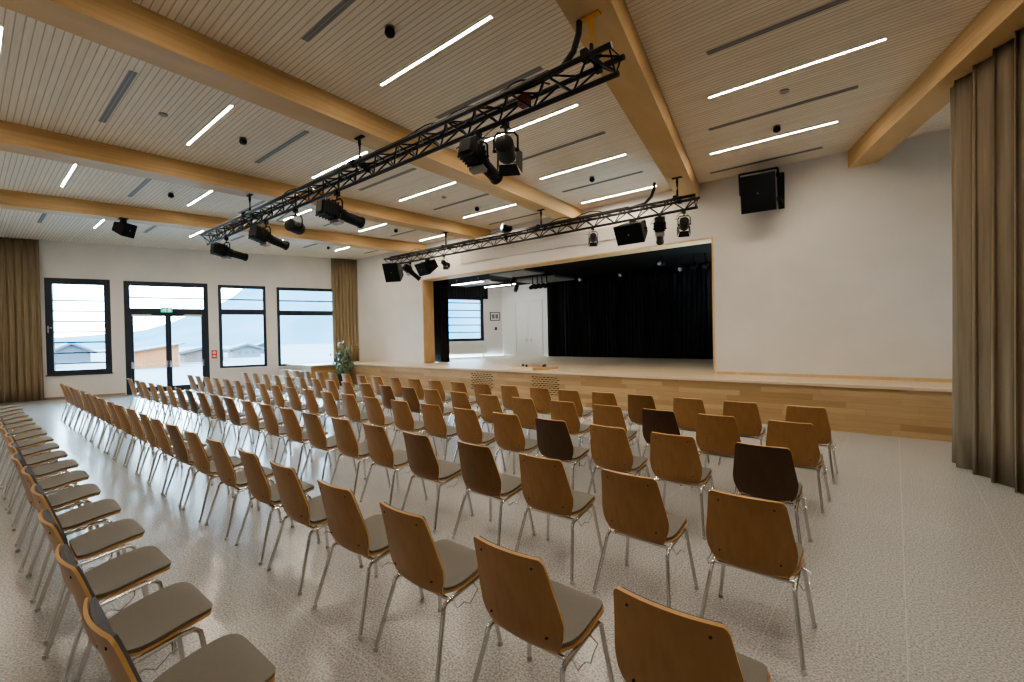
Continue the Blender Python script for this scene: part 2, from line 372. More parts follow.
for x, y, lab in ((-4.03, 2.94, 'nearest the front truss, left of the second beam from the right'), (-7.99, 2.96, 'between two light strips at the upper left'), (-12.06, 2.99, 'between the two leftmost beams'),
               (-16.6, 3.05, 'near the window wall above the leftmost window'), (-1.42, 8.38, 'near the speaker on the stage wall'), (-4.79, 8.43, 'above the right half of the stage truss'),
               (-8.04, 8.37, 'above the middle of the stage truss'), (-11.4, 8.37, 'above the left end of the stage truss'), (-15.2, 8.3, 'above the rightmost hall window')):
    if d0 is None:
        d0 = empty('ceiling_speaker')
        prof = [(0, .035), (-.02, .035), (-.03, .05), (-.065, .056), (-.09, .045), (-.105, .015)]
        MB().tube([(0, 0, z) for z, r in prof], [r for z, r in prof], 16).build('speaker_body', M['black'], d0)
        MB().tube([(0, 0, 0), (0, 0, -.012)], .05, 16).build('mounting_ring', M['ventslot'], d0); o = d0
    else: o = copy_tree(d0)
    o.location = (x, y, CEIL); tag(o, 'small black ceiling speaker ' + lab, 'ceiling speaker', 'black ceiling speakers')
for x, y, lab in ((-1.13, 7.23, 'close to the right light strips'), (-8.01, 7.25, 'in the middle of the ceiling'), (-7.96, 1.91, 'at the upper left near the big beam')):
    o = MB().tube([(0, 0, 0), (0, 0, -.02), (0, 0, -.035)], [.055, .055, .03], 14).build('smoke_detector', M['ventframe'], loc=(x, y, CEIL))
    tag(o, 'small flat grey smoke detector ' + lab, 'smoke detector', 'smoke detectors on the ceiling')

# ------------------------------------------------------------------ curtains
def curtain(name, pts, z0, z1, pitch, amp, m, seed, label=None, parent=None, cat='curtain'):
    rnd = random.Random(seed); pts = [Vector((x, y, 0)) for x, y in pts]
    a, b_ = pts[0], pts[-1]; L_ = (b_ - a).length; d = (b_ - a)/L_; nn = Vector((-d.y, d.x, 0))
    n = max(2, int(L_/pitch)); per = 8; cols = n*per
    amps = [rnd.uniform(.6, 1.3) for _ in range(n + 1)]; sh = [rnd.uniform(-.25, .25) for _ in range(n + 1)]
    rows = []
    NZ = 9
    for iz in range(NZ + 1):
        fz = iz/NZ; row = []
        for j in range(cols + 1):
            k = j/per; i = min(int(k), n - 1)
            A = amp*(amps[i]*(1 - (k - i)) + amps[i + 1]*(k - i))*(1.15 - .35*fz)
            ph = 2*PI*k + sh[i]*math.sin(fz*2.2 + i)
            s = math.sin(ph) + .22*math.sin(2*ph + i)
            u = k/n*L_ + .18*pitch*math.sin(2*ph)
            p = a + d*max(0, min(L_, u)) + nn*(A*s); row.append((p.x, p.y, z0 + (z1 - z0)*fz))
        rows.append(row)
    q = MB(); q.grid(rows, .006)
    o = q.build(name, m, parent, sharp=0)
    if label: tag(o, label, cat)
    return o
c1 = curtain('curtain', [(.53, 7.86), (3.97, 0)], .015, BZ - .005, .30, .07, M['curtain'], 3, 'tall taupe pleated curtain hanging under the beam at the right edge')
a, b_ = W(-1.92, -.16), W(-8.2, -.16)
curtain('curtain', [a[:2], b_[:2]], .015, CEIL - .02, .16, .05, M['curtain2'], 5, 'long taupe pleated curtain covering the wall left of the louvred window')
a, b_ = W(6.50, -.16), W(7.55, -.16)
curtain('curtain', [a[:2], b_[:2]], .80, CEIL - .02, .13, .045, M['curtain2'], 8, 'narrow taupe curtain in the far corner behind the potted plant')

# ------------------------------------------------------------------ stage
ZS = .785; YF = 9.34
st = empty('stage', (-7.5, YF, 0)); off = Matrix.Translation((7.5, -YF, 0))
tag(st, 'low oak stage platform with plank front running across the hall', 'stage')
xa = lambda y: P0.x + math.tan(WA)*(y - P0.y)
q = MB(); q.prism([(1.35, YF - .04), (1.35, YW - .004), (-3.0, YW - .004), (-3.0, 16.38), (-14.2, 16.38), (-15.9, 11.2), (-12.78, 11.2), (-12.78, YW - .004), (xa(YW) + .05, YW - .004), (xa(7.95) + .05, 7.95), (-15.96, 7.95), (-15.96, YF - .04)][::-1], ZS - .045, ZS, off)
q.build('stage_floor', M['stagefloor'], st)
MB().box(-15.98, 1.30, YF, YF + .05, 0, ZS - .045, off).build('front_panel', M['stagewood'], st)
MB().box(-16.05, -16.0, 7.98, YF, 0, ZS - .045, off).build('side_panel', M['sidewood'], st)
MB().box(xa(7.98) + .05, -16.05, 7.98, 8.03, 0, ZS - .045, off).build('end_panel', M['white'], st)  # end of the step block in white, bright daylight put into its colour
MB().box(-2.97, 1.35, YW - .03, YW - .004, ZS, ZS + .06, off).build('wall_ledge', M['oak'], st)
for cx in (-8.95, -6.76):
    g = MB()
    for r_ in range(9):
        for c_ in range(7):
            x = cx - .40 + c_*.118 + (.059 if r_ % 2 else 0); z = .63 - r_*.052
            g.box(x, x + .08, YF - .004, YF + .002, z, z + .020, off)
    g.build('vent_grille', M['black'], st)
sp_ = empty('stage_steps', (-17.3, 7.5, 0)); tag(sp_, 'short flight of light wooden steps up to the stage below the rightmost window', 'steps')
for k, z in enumerate((.59, .395, .20)):
    y1 = 7.94 - k*.30
    s_ = MB().box(.25 - .9, .95, y1 - .30 - 7.5, y1 - 7.5, z - .035, z).build('tread', M['white'], sp_)  # light wood treads and risers coloured white for the window glare
    MB().box(.25 - .88, .93, y1 - .28 - 7.5, y1 - .26 - 7.5, max(0, z - .20), z - .035).build('riser', M['white'], sp_)
MB().box(.955, .985, 7.08 - 7.5, 7.94 - 7.5, 0, .2).build('string_board', M['oak'], sp_)

# oak lining of the stage opening
pf = empty('stage_opening_frame', (-7.9, YW, ZS)); o2 = Matrix.Translation((7.9, -YW, -ZS))
tag(pf, 'light oak lining around the stage opening in the white wall', 'frame')
MB().box(OX0, OX0 + .035, YW - .012, YW + .47, ZS, OZ, o2).build('jamb', M['oak'], pf)
MB().box(OX1 - .035, OX1, YW - .012, YW + .47, ZS, OZ, o2).build('jamb', M['oak'], pf)
MB().box(OX0 + .035, OX1 - .035, YW - .012, YW + .47, OZ - .035, OZ, o2).build('lintel', M['oak'], pf)
o = MB().bbox(-10.8, -5.25, YW - .03, YW - .002, 4.05, 4.38, .004).build('grey_wall_panel', M['wallpanel']); tag(o, 'long pale grey flat panel on the wall above the stage opening', 'wallpanel')  # thin flat panel, greyer than the plaster, over the opening

# ------------------------------------------------------------------ stage house behind the opening
SL = Vector((-14.4, 16.0, 0))
SM = Matrix.Translation(SL) @ Matrix.Rotation(RZ, 4, 'Z')       # local x along the side wall, y outward
SC = 3.9
w = MB(); a, b_, z0, z1 = -2.75, -.55, 1.5, 3.5
w.box(-5.2, a, 0, .3, 0, 5, SM); w.box(a, b_, 0, .3, 0, z0, SM); w.box(a, b_, 0, .3, z1, 5, SM); w.box(b_, .75, 0, .3, 0, 5, SM)
struct(w.build('wall_stage_left', M['white']))
struct(MB().box(-15.2, -1.4, 16.40, 16.6, 0, 5).build('wall_stage_rear', M['white']))
struct(MB().box(-1.6, -1.4, YW + .47, 16.4, 0, 5).build('wall_stage_right', M['blackcloth']))
struct(MB().box(-16.6, -1.4, YW + .46, 16.6, SC + .1, SC + .25).build('ceiling_stage', M['stageceil']))
root = empty('window_4', SL + T*a, RZ); struct(root); wd = b_ - a
f = MB(); f.box(0, .12, .02, .14, z0, z1); f.box(wd - .16, wd, .02, .14, z0, z1); f.box(.12, wd - .16, .02, .14, z1 - .13, z1); f.box(.12, wd - .16, .02, .14, z0, z0 + .12); f.build('window_frame', M['frame'], root)
MB().box(.12, wd - .16, .075, .081, z0 + .12, z1 - .13).build('pane', M['glass'], root)
for k in range(5): MB().box(.1, wd - .1, .16, .24, z0 + .375 + k*.335, z0 + .415 + k*.335).build('louvre_slat', M['slat'], root)
o = MB().box(-2.7, -.38, -.13, -.06, 3.42, 4.0, SM).build('blackout_pelmet', M['blackcloth']); tag(o, 'black fabric pelmet above the louvred window on the stage', 'pelmet')
curtain('stage_leg_curtain', [(-13.3, 11.22), (-12.28, 11.22)], ZS + .01, SC + .08, .12, .05, M['blackcloth'], 12, 'narrow black side curtain just inside the left stage opening')
curtain('stage_backdrop_curtain', [(-11.35, 16.0), (-2.6, 15.85)], ZS + .01, SC + .09, .16, .06, M['blackcloth'], 14, 'wide black backdrop curtain across the rear of the stage')
root = struct(empty('door_2', (-13.40, 16.4, ZS)))
for a0, a1, hx in ((0, .72, .62), (.725, 1.45, .85)):
    lf = MB().box(a0, a1, -.025, -.002, 0, 2.45).build('door_leaf', M['white'], root)
    h = MB(); h.box(hx - .02, hx + .02, -.035, -.025, .62, .78); h.tube([(hx, -.05, .72), (hx + (.1 if hx > .7 else -.1), -.05, .72)], .01); h.build('handle', M['steel'], lf)
d = MB(); d.box(-.05, -.01, -.03, 0, 0, 2.5); d.box(1.46, 1.5, -.03, 0, 0, 2.5); d.box(-.01, 1.46, -.03, 0, 2.455, 2.5); d.build('door_frame', M['lampframe'], root)
pic = empty('framed_notice', SL + T*.03 + Vector((0, 0, 2.62)), RZ); tag(pic, 'small black framed notice on the white stage side wall', 'picture')
f = MB(); f.box(-.26, .26, -.03, 0, .17, .2); f.box(-.26, .26, -.03, 0, -.2, -.17); f.box(-.26, -.23, -.03, 0, -.17, .17); f.box(.23, .26, -.03, 0, -.17, .17); f.build('frame', M['black'], pic)
MB().box(-.23, .23, -.012, 0, -.17, .17).build('sheet', M['lampframe'], pic)
g = MB(); g.box(-.17, -.02, -.014, -.012, -.1, .1); g.box(.02, .17, -.014, -.012, -.1, .1); g.build('printed_area', M['greypanel'], pic)
o = MB().box(-.06, .06, -.02, 0, -.07, .07).build('wall_switch', M['rust'], loc=SL + T*.07 + Vector((0, 0, 2.05))); o.rotation_euler.z = RZ; tag(o, 'small reddish switch plate below the framed notice on stage', 'switch')
ra = empty('radiator', SL + T*-1.55, RZ); tag(ra, 'long white panel radiator under the louvred window on the stage', 'radiator')
MB().bbox(-1.1, 1.1, -.11, -.03, ZS + .12, ZS + .55, .012).build('radiator_panel', M['radiator'], ra)
g = MB()
for k in range(27): g.box(-1.06 + k*.08, -1.03 + k*.08, -.116, -.11, ZS + .16, ZS + .51)
g.build('radiator_ribs', M['radiator'], ra)
for x in (-.9, .9): MB().box(x - .03, x + .03, -.10, -.04, ZS, ZS + .125).build('foot', M['radiator'], ra)
# grey acoustic panels and black borders under the stage soffit
for k, (x0, x1, y0, y1, lab) in enumerate(((-14.6, -12.4, 13.6, 14.4, 'above the louvred stage window'), (-11.9, -9.9, 14.5, 15.9, 'left of the black backdrop'), (-11.2, -9.6, 12.2, 13.4, 'near the opening of the stage'))):
    o = MB().bbox(x0, x1, y0, y1, SC + .0, SC + .09, .01).build('acoustic_panel', M['greypanel']); tag(o, 'grey acoustic panel under the stage ceiling ' + lab, 'ceiling panel', 'grey panels under the stage ceiling')
for k, (x, y, lab) in enumerate(((-13.0, 12.88, 'over the louvred window'), (-12.72, 14.5, 'by the rear white wall'))):
    r_ = empty('stage_light_strip', (x, y, SC - .08)); tag(r_, 'glowing linear light strip hanging inside the stage ' + lab, 'light', 'light strips inside the stage')
    MB().box(-.85, .85, -.013, .013, -.022, -.01).build('diffuser', M['stagelamp'], r_); MB().box(-.87, .87, -.03, .03, -.0099, .03).build('housing', M['black'], r_)
    g = MB()
    for s in (-.6, .6): g.tube([(s, 0, 0), (s, 0, .18)], .006, 5)
    g.build('suspension', M['steel'], r_)

# ------------------------------------------------------------------ trusses
def truss(name, x0, x1, y, label, zt=4.2, zb=4.0, hang=()):
    root = empty(name, (x0, y, zt)); tag(root, label, 'truss'); L_ = x1 - x0; dz = zb - zt; hw = .118
    ch = [(-hw, 0), (hw, 0), (0, dz)]
    for cy, cz in ch: MB().tube([(0, cy, cz), (L_, cy, cz)], .0265, 10).build('chord', M['truss'], root)
    for i, j in ((0, 1), (1, 2), (0, 2)):
        q = MB(); n = int(L_/.235); p = L_/n
        for k in range(n):
            A, B_ = (ch[i], ch[j]) if k % 2 == 0 else (ch[j], ch[i])
            q.tube([(k*p, *A), ((k + 1)*p, *B_)], .0115, 6, cap=False)
        q.build('lacing', M['truss'], root)
    for x in (.03, L_ - .03):
        q = MB(); q.tube([(x, -hw, 0), (x, hw, 0), (x, 0, dz)], .010, 6, closed=True); q.build('end_brace', M['truss'], root)
    for hx in hang:                # clamp, shackle and sling up to a beam
        u = hx - x0; q = MB()
        q.box(u - .09, u + .09, -.035, .035, .03, .06); q.box(u - .03, u + .03, -.15, .15, .03, .06); q.box(u - .03, u + .03, -.155, -.09, -.035, .05); q.box(u - .03, u + .03, .09, .155, -.035, .05); q.tube([(u, 0, .07), (u, 0, .17)], .02)
        cl = q.build('hanging_clamp', M['black'], root)
        q = MB(); q.tube([(u - .012, 0, .16), (u + .012, 0, .30)], .010); q.tube([(u + .012, 0, .16), (u - .012, 0, .30)], .010); q.build('chain_sling', M['orange'] if hx > -2.5 else M['truss'], cl)
        q = MB(); q.tube([(u, 0, .29), (u, 0, .34), (u, 0, .42)], [.014, .026, .02]); q.box(u - .09, u + .09, -.03, .03, .415, BZ - zt - .002); q.build('ceiling_bracket', M['orange'] if hx > -2.5 else M['black'], cl)
    return root
bx = lambda i, y: BEAM[i][0] + BEAM[i][1]*y - .215
T1, T2 = 3.775, 8.75
t1 = truss('lighting_truss', -12.45, -1.86, T1, 'long black lattice lighting truss hanging over the seats in front', hang=[bx(1, T1), bx(2, T1), bx(3, T1)])
t2 = truss('lighting_truss', -12.4, -2.78, T2, 'black lattice lighting truss hanging in front of the stage opening', hang=[bx(1, T2), bx(2, T2), bx(3, T2) + .1])
# cables lying along and looping off the trusses
def loops(root, xs, seed, r=.009):
    rnd = random.Random(seed)
    for x in xs:
        L_ = rnd.uniform(.5, .9); q = MB(); pts = []
        for k in range(13):
            f = k/12; pts.append((x + f*L_, rnd.uniform(-.01, .01) - .09 + .18*f, .03 + .11*math.sin(PI*f)*(1 if rnd.random() > -1 else 1)))
        q.tube(pts, r, 6); q.build('cable', M['cable'], root)
    return root
loops(t1, [9.2, 8.3, 7.6, 5.9, 4.0, 2.2], 4); loops(t2, [6.3, 7.0, 4.4, 1.2], 9)
q = MB(); q.tube([(.2, -.10, .035), (3, -.085, .04), (6, -.095, .04), (9.9, -.09, .04)], .02, 6); q.tube([(1.2, .08, .035), (4, .09, .04), (9.5, .085, .035)], .016, 6); q.build('cable_bundle', M['cable'], t1)
q = MB(); q.tube([(.3, -.10, .035), (4, -.085, .04), (8.3, -.09, .04)], .02, 6); q.build('cable_bundle', M['cable'], t2)
def riser(root, u, side):
    q = MB(); q.tube([(u - .9, -.05, .03), (u - .5, -.02, .035), (u - .2, 0, .07), (u - .06, .0, .18), (u, 0, .32), (u + .01, 0, BZ - 4.2 - .001)], .03, 8); q.build('feed_cable', M['cable'], root)
riser(t1, 10.19, False); riser(t2, 8.80, False)
MB().bbox(9.46, 9.58, -.03, .06, -.13, -.01, .01).build('connector_box', M['darkred'], t1)

# ------------------------------------------------------------------ spotlights on the trusses
def fixture_mats(pan, tilt): return Matrix.Translation((0, 0, -.30)) @ Matrix.Rotation(R(-pan), 4, 'Z') @ Matrix.Rotation(R(-tilt), 4, 'X')
def spot(kind, x, y, z, pan, tilt, label, sc=1.0, up=False):
    root = empty('profile_spotlight' if kind == 'profile' else 'fresnel_spotlight', (x, y, z)); root.scale = (sc,)*3
    if up: root.rotation_euler.x = PI
    tag(root, label, 'spotlight', 'spotlights hung on the trusses')
    q = MB(); q.box(-.03, .03, -.035, .035, -.045, .045); q.tube([(0, 0, -.04), (0, 0, -.10)], .014); q.tube([(-.04, 0, -.02), (-.075, 0, -.02)], .012); q.build('clamp', M['black'], root)
    rz_ = Matrix.Rotation(R(-pan), 4, 'Z')
    q = MB(); hwid = .135 if kind != 'profile' else .125
    q.tube([(-hwid, 0, -.31), (-hwid, 0, -.15), (-hwid + .04, 0, -.10), (hwid - .04, 0, -.10), (hwid, 0, -.15), (hwid, 0, -.31)], .013, 6, m=rz_); q.build('yoke', M['black'], root)
    m = fixture_mats(pan, tilt)
    if kind == 'profile':
        q = MB(); q.bbox(-.105, .105, -.30, .02, -.11, .12, .035, m)
        for k in range(5): q.box(-.112, .112, -.27 + k*.05, -.255 + k*.05, -.117, .127, m)
        q.tube([m @ Vector((-.15, -.02, 0)), m @ Vector((.15, -.02, 0))], .018, 8); q.build('lamp_housing', M['black'], root)
        q = MB(); q.tube([(0, .0, 0), (0, .10, 0), (0, .105, 0), (0, .40, 0), (0, .402, 0), (0, .43, 0)], [.095, .095, .08, .08, .09, .09], 14, m); ba = q.build('lens_barrel', M['black'], root)
        MB().tube([(0, .425, 0), (0, .434, 0)], .075, 14, m).build('lens', M['lens'], ba)
        q = MB(); q.box(-.10, .10, -.04, .06, -.155, -.11, m); q.build('shutter_box', M['ventframe'], root)
    else:
        q = MB(); q.tube([(0, -.17, 0), (0, -.15, 0), (0, .10, 0), (0, .12, 0)], [.07, .105, .11, .10], 14, m); q.tube([m @ Vector((-.15, 0, 0)), m @ Vector((.15, 0, 0))], .018, 8); q.build('lamp_housing', M['black'], root)
        q = MB(); q.tube([(0, .115, 0), (0, .125, 0)], .092, 14, m); q.build('lens', M['lens'], root)
        if kind == 'barn':
            for k in range(4):
                rm = m @ Matrix.Rotation(k*PI/2, 4, 'Y')
                q = MB(); q.add([(-.10, .12, .10), (.10, .12, .10), (.13, .29, .15), (-.13, .29, .15), (-.10, .12, .104), (.10, .12, .104), (.13, .29, .154), (-.13, .29, .154)],
                                [(0, 1, 2, 3), (7, 6, 5, 4), (0, 4, 5, 1), (1, 5, 6, 2), (2, 6, 7, 3), (3, 7, 4, 0)], False, rm); q.build('barn_door', M['black'], root)
    q = MB(); q.tube([(0.03, 0, .0), (.11, -.05, -.10), (.09, -.12, -.22), (m @ Vector((0.02, -.20, .10)))], .004, 5); q.tube([(m @ Vector((0, -.29, 0))), (-.10, -.28, -.22), (-.09, -.10, -.06), (-.03, 0, .02)], .006, 5); q.build('safety_cable', M['cable'], root)
    return root
Z1 = 3.965
spot('profile', -11.25, T1, Z1, -10, 8, 'black profile spotlight hanging at the far left end of the front truss')
spot('profile', -9.2, T1, Z1, -10, 12, 'black profile spotlight second from the far left end of the front truss')
spot('fresnel', -8.0, T1, Z1, -25, 4, 'short black spotlight with pale lens third from the left on the front truss')
spot('profile', -6.62, T1, Z1, -5, 8, 'black profile spotlight in the middle of the front truss by a beam', 1.05)
spot('profile', -3.58, T1, Z1, -10, 15, 'black profile spotlight with white marks tilted down near the right of the front truss', .92)
spot('barn', -3.18, T1, Z1, -32, 8, 'black spotlight with barn doors pointing down, rightmost on the front truss', .95)
spot('profile', -11.25, T2, Z1, 20, 38, 'black profile spotlight beside the leftmost loudspeaker of the stage truss', .85)
spot('barn', -9.72, T2, Z1, -28, 18, 'small black spotlight with barn doors right of the two left truss loudspeakers', .65)
spot('fresnel', -7.42, T2, 4.13, -25, 10, 'black spotlight standing upright on top of the stage truss', .85, True)
spot('barn', -4.97, T2, Z1, -30, 18, 'black spotlight with barn doors left of the big truss loudspeaker', .66)
spot('profile', -3.5, T2, Z1, -22, 32, 'slim black profile spotlight pointing down right of the big truss loudspeaker', .85)
spot('barn', -3.03, T2, Z1, -22, 22, 'black spotlight at the right end of the stage truss', .8)

# ------------------------------------------------------------------ loudspeakers
def wedge(root, w_, d_, h_, m=None, parts=True):
    """trapezoid loudspeaker cabinet, front grille facing local -y... front at +y"""
    poly = [(-d_/2, -h_*.32), (d_/2, -h_/2), (d_/2, h_/2), (-d_/2, h_*.32)]
    q = MB(); n = 4
    vs = [(sx*w_/2*(1 if y > 0 else .72), y, z) for sx in (-1, 1) for y, z in poly]
    q.add(vs, [(0, 1, 2, 3), (7, 6, 5, 4), (0, 4, 5, 1), (1, 5, 6, 2), (2, 6, 7, 3), (3, 7, 4, 0)], False, m); q.build('cabinet', M['black'], root)
    q = MB(); q.box(-w_*.47, w_*.47, d_/2, d_/2 + .014, -h_*.46, h_*.46, m); g = q.build('grille', M['blackrough'], root)
    q = MB(); q.tube([(0, d_/2 + .012, h_*.0), (0, d_/2 + .018, h_*.0)], .012, 10, m); q.build('badge', M['ventframe'], g)
def speaker(x, y, z, w_, d_, h_, rot, drop, label):
    root = empty('loudspeaker', (x, y, z)); tag(root, label, 'loudspeaker', 'loudspeakers hung in the hall')
    m = Matrix.Translation((0, 0, -drop)) @ rot
    wedge(root, w_, d_, h_, m)
    q = MB(); q.tube([m @ Vector((-w_/2 - .02, 0, 0)), (m @ Vector((-w_/2 - .02, 0, 0))).lerp(Vector((-w_/2, 0, -.06)), .9), (-w_/2, 0, -.05), (w_/2, 0, -.05), (m @ Vector((w_/2 + .02, 0, 0)))], .014, 6)
    q.box(-.05, .05, -.05, .05, -.06, .04); q.build('bracket', M['black'], root)
    return root
def eul(rx, ry, rz): return Matrix.Rotation(R(rz), 4, 'Z') @ Matrix.Rotation(R(rx), 4, 'X') @ Matrix.Rotation(R(ry), 4, 'Y')
speaker(-12.05, T2, 3.965, .52, .40, .60, eul(-22, 0, 205), .16, 'black loudspeaker at the left end of the stage truss')
speaker(-10.45, T2, 3.965, .58, .42, .38, eul(-28, 0, 170), .20, 'black wedge loudspeaker second from the left on the stage truss')
speaker(-4.06, T2, 3.965, .58, .44, .40, eul(-30, 0, 180), .19, 'big black wedge loudspeaker on the right half of the stage truss')
# wall speaker with a U bracket
root = empty('wall_loudspeaker', (-2.02, YW, 4.45)); tag(root, 'large black loudspeaker in a bracket high on the white wall right of the stage', 'loudspeaker')
m = Matrix.Translation((0, -.42, -.06)) @ eul(-16, 0, 186)
wedge(root, .60, .44, .70, m)
q = MB(); B1_ = m
for s in (-1,): q.tube([B1_ @ Vector((-.33, 0, .40)), B1_ @ Vector((.33, 0, .40))], .02, 6)
q.tube([B1_ @ Vector((.33, 0, .40)), B1_ @ Vector((.33, 0, .0))], .018, 6); q.tube([B1_ @ Vector((-.33, 0, .40)), B1_ @ Vector((-.33, 0, .0)), B1_ @ Vector((-.33, -.1, -.3))], .022, 6)
q.build('tilt_frame', M['black'], root)
q = MB(); q.box(.27, .37, -.06, 0, -.35, .35); q.box(.29, .35, -.40, -.05, .20, .27); q.box(.29, .35, -.36, -.05, -.25, -.19); q.build('wall_bracket', M['black'], root)
# beam speaker
by = 2.5; root = empty('beam_loudspeaker', (-14.3 + .17*by - .03, by, BZ)); tag(root, 'black loudspeaker hanging from the leftmost beam near the windows', 'loudspeaker')
q = MB(); q.box(-.12, .12, -.08, .08, -.02, 0); q.box(-.08, .08, -.05, .05, -.12, -.02); q.build('beam_bracket', M['black'], root)
m = Matrix.Translation((0, 0, -.24)) @ eul(-18, 0, -52); wedge(root, .34, .30, .32, m)

# small fixtures under the stage soffit
def mini(x, y, z, label, par, tilt):
    root = empty('stage_fixture', (x, y, SC + .1)); tag(root, label, 'stage light', 'small stage lights under the soffit')
    d = SC + .1 - z
    MB().tube([(0, 0, 0), (0, 0, -d + .10)], .02, 6).build('drop_pole', M['black'], root)
    m = Matrix.Translation((0, 0, -d)) @ Matrix.Rotation(R(tilt), 4, 'X')
    MB().tube([(0, -.16, 0), (0, -.14, 0), (0, .12, 0), (0, .14, 0)], [.045, .075, .085, .075], 12, m).build('lamp_housing', M['black'], root)
    MB().tube([(0, -.175, 0), (0, -.155, 0)], .06, 12, m).build('lens', M['lens'] if par else M['black'], root)
for x, y, z, lab, p_, t_ in ((-11.4, 14.0, 3.58, 'grey moving stage light pointing down before the white rear wall', 1, 65), (-10.9, 13.2, 3.74, 'black stage light close to the oak lintel left of centre', 0, 40),
    (-10.6, 14.0, 3.55, 'first of four small lights in a row by the backdrop, counted from the left', 0, 20), (-10.38, 14.0, 3.55, 'second of four small lights in a row by the backdrop, counted from the left', 0, 20), (-10.16, 14.0, 3.55, 'third of four small lights in a row by the backdrop, counted from the left', 0, 20), (-9.94, 14.0, 3.55, 'rightmost of four small lights in a row by the backdrop', 0, 20),
    (-8.43, 14.0, 3.66, 'stage light with pale lens above the left part of the backdrop', 1, 20), (-6.9, 14.0, 3.66, 'stage light with dim lens above the middle of the backdrop', 1, 20), (-5.4, 13.6, 3.80, 'square pale lens stage light above the right part of the backdrop', 1, 10),
    (-4.95, 14.0, 3.66, 'round stage light with bright lens near the right jamb', 1, 25), (-4.58, 14.0, 3.66, 'stage light between the bright round one and the right jamb', 0, 25), (-4.26, 14.0, 3.66, 'stage light nearest the right jamb of the opening', 0, 25)):
    mini(x, y, z, lab, p_, t_)

# tray of gear lying on the stage edge
tr = empty('wooden_tray', (-7.62, 10.05, ZS), R(-14)); tag(tr, 'flat wooden board lying on the stage floor near the front edge', 'board')
MB().bbox(-.48, .48, -.42, .42, 0, .055, .006).build('board', M['sidewood'], tr)
q = MB(); q.box(-.48, .48, -.44, -.42, 0, .075); q.box(-.48, .48, .42, .44, 0, .075); q.box(-.5, -.48, -.44, .44, 0, .075); q.box(.48, .5, -.44, .44, 0, .075); q.build('rim', M['oak'], tr)
for k, (dx, dy, kind, lab) in enumerate(((-.36, -.1, 0, 'leftmost'), (-.05, -.22, 0, 'second from left'), (.12, .05, 1, 'pale coil in the middle'), (.26, .18, 0, 'third from left'), (.40, .0, 0, 'rightmost'))):
    p = Vector((dx, dy, .055)); p.rotate(Matrix.Rotation(R(-14), 3, 'Z')); p += Vector((-7.62, 10.05, ZS))
    q = MB()
    if kind: 
        q.tube([(.07*math.cos(a*.5), .07*math.sin(a*.5), .012 + a*.0012) for a in range(26)], .010, 6); o = q.build('cable_coil', M['steel'], loc=p); tag(o, 'small pale cable coil lying in the middle of the board on stage', 'cable')
    else:
        q.tube([(0, 0, 0), (0, 0, .012), (0, 0, .014), (0, 0, .06), (0, 0, .07)], [.04, .04, .022, .026, .012], 10); o = q.build('stage_connector', M['black'], loc=p); tag(o, 'small black connector knob on the stage board, %s of four' % lab, 'connector', 'small connectors on the stage board')

# ------------------------------------------------------------------ potted plant in the corner of stage and steps
pp = empty('potted_ficus', (-15.55, 8.95, 0)); tag(pp, 'tall potted plant with drooping leaves in the corner by the stage steps', 'plant')
MB().tube([(0, 0, 0), (0, 0, .02), (0, 0, .40), (0, 0, .42), (0, 0, .42), (0, 0, .38)], [.14, .155, .20, .21, .18, .17], 18).build('pot', M['pot'], pp)
MB().tube([(0, 0, .37), (0, 0, .385)], .175, 18).build('soil', M['bark'], pp)
rnd = random.Random(21); q = MB(); lf = MB(); tips = []
stems = [((0, 0), (.03, .02, 1.0), (-.16, .05, 1.66)), ((.03, 0), (.10, 0, .95), (.62, -.05, 1.50)), ((-.03, .02), (-.08, 0, .8), (-.32, -.08, 1.28)), ((0, .03), (.05, .04, .7), (.20, .1, 1.05)), ((0, -.02), (-.02, -.06, .7), (.02, -.16, 1.0))]
for (bx0, by0), mid, tip in stems:
    pts = []
    for k in range(9):
        f = k/8; a = Vector((bx0, by0, .38)).lerp(Vector(mid), f); b_ = Vector(mid).lerp(Vector(tip), f); pts.append(a.lerp(b_, f))
    q.tube(pts, [.016 - .0014*k for k in range(9)], 6)
    for k in range(62):
        f = rnd.uniform(.35, 1); i = min(7, int(f*8)); p = pts[i].lerp(pts[i + 1], f*8 - i) + Vector((rnd.gauss(0, .10), rnd.gauss(0, .10), rnd.gauss(-.03, .06)))
        an = rnd.uniform(0, 2*PI); dr = rnd.uniform(.5, 1.25); d = Vector((math.cos(an)*math.cos(dr), math.sin(an)*math.cos(dr), -math.sin(dr))); s = d.cross(Vector((0, 0, 1))).normalized()
        l_ = rnd.uniform(.11, .19); w_ = l_*.26; mdp = p + d*l_*.5 + Vector((0, 0, .012))
        lf.add([p, mdp + s*w_, p + d*l_, mdp - s*w_, mdp + Vector((0, 0, -.008))], [(0, 1, 4), (1, 2, 4), (2, 3, 4), (3, 0, 4)])
for k in range(90):
    an = rnd.uniform(0, 2*PI); z = rnd.uniform(.45, .85); r_ = rnd.uniform(.05, .24); p = Vector((.04 + r_*math.cos(an), r_*math.sin(an), z)); d = Vector((math.cos(an)*.6, math.sin(an)*.6, -.8)).normalized(); s = d.cross(Vector((0, 0, 1))).normalized()
    l_ = rnd.uniform(.12, .2); w_ = l_*.2; mdp = p + d*l_*.5
    lf.add([p, mdp + s*w_, p + d*l_, mdp - s*w_, mdp + Vector((0, 0, .012))], [(0, 1, 4), (1, 2, 4), (2, 3, 4), (3, 0, 4)])
q.build('stems', M['bark'], pp); lf.build('foliage', M['leaf'], pp)

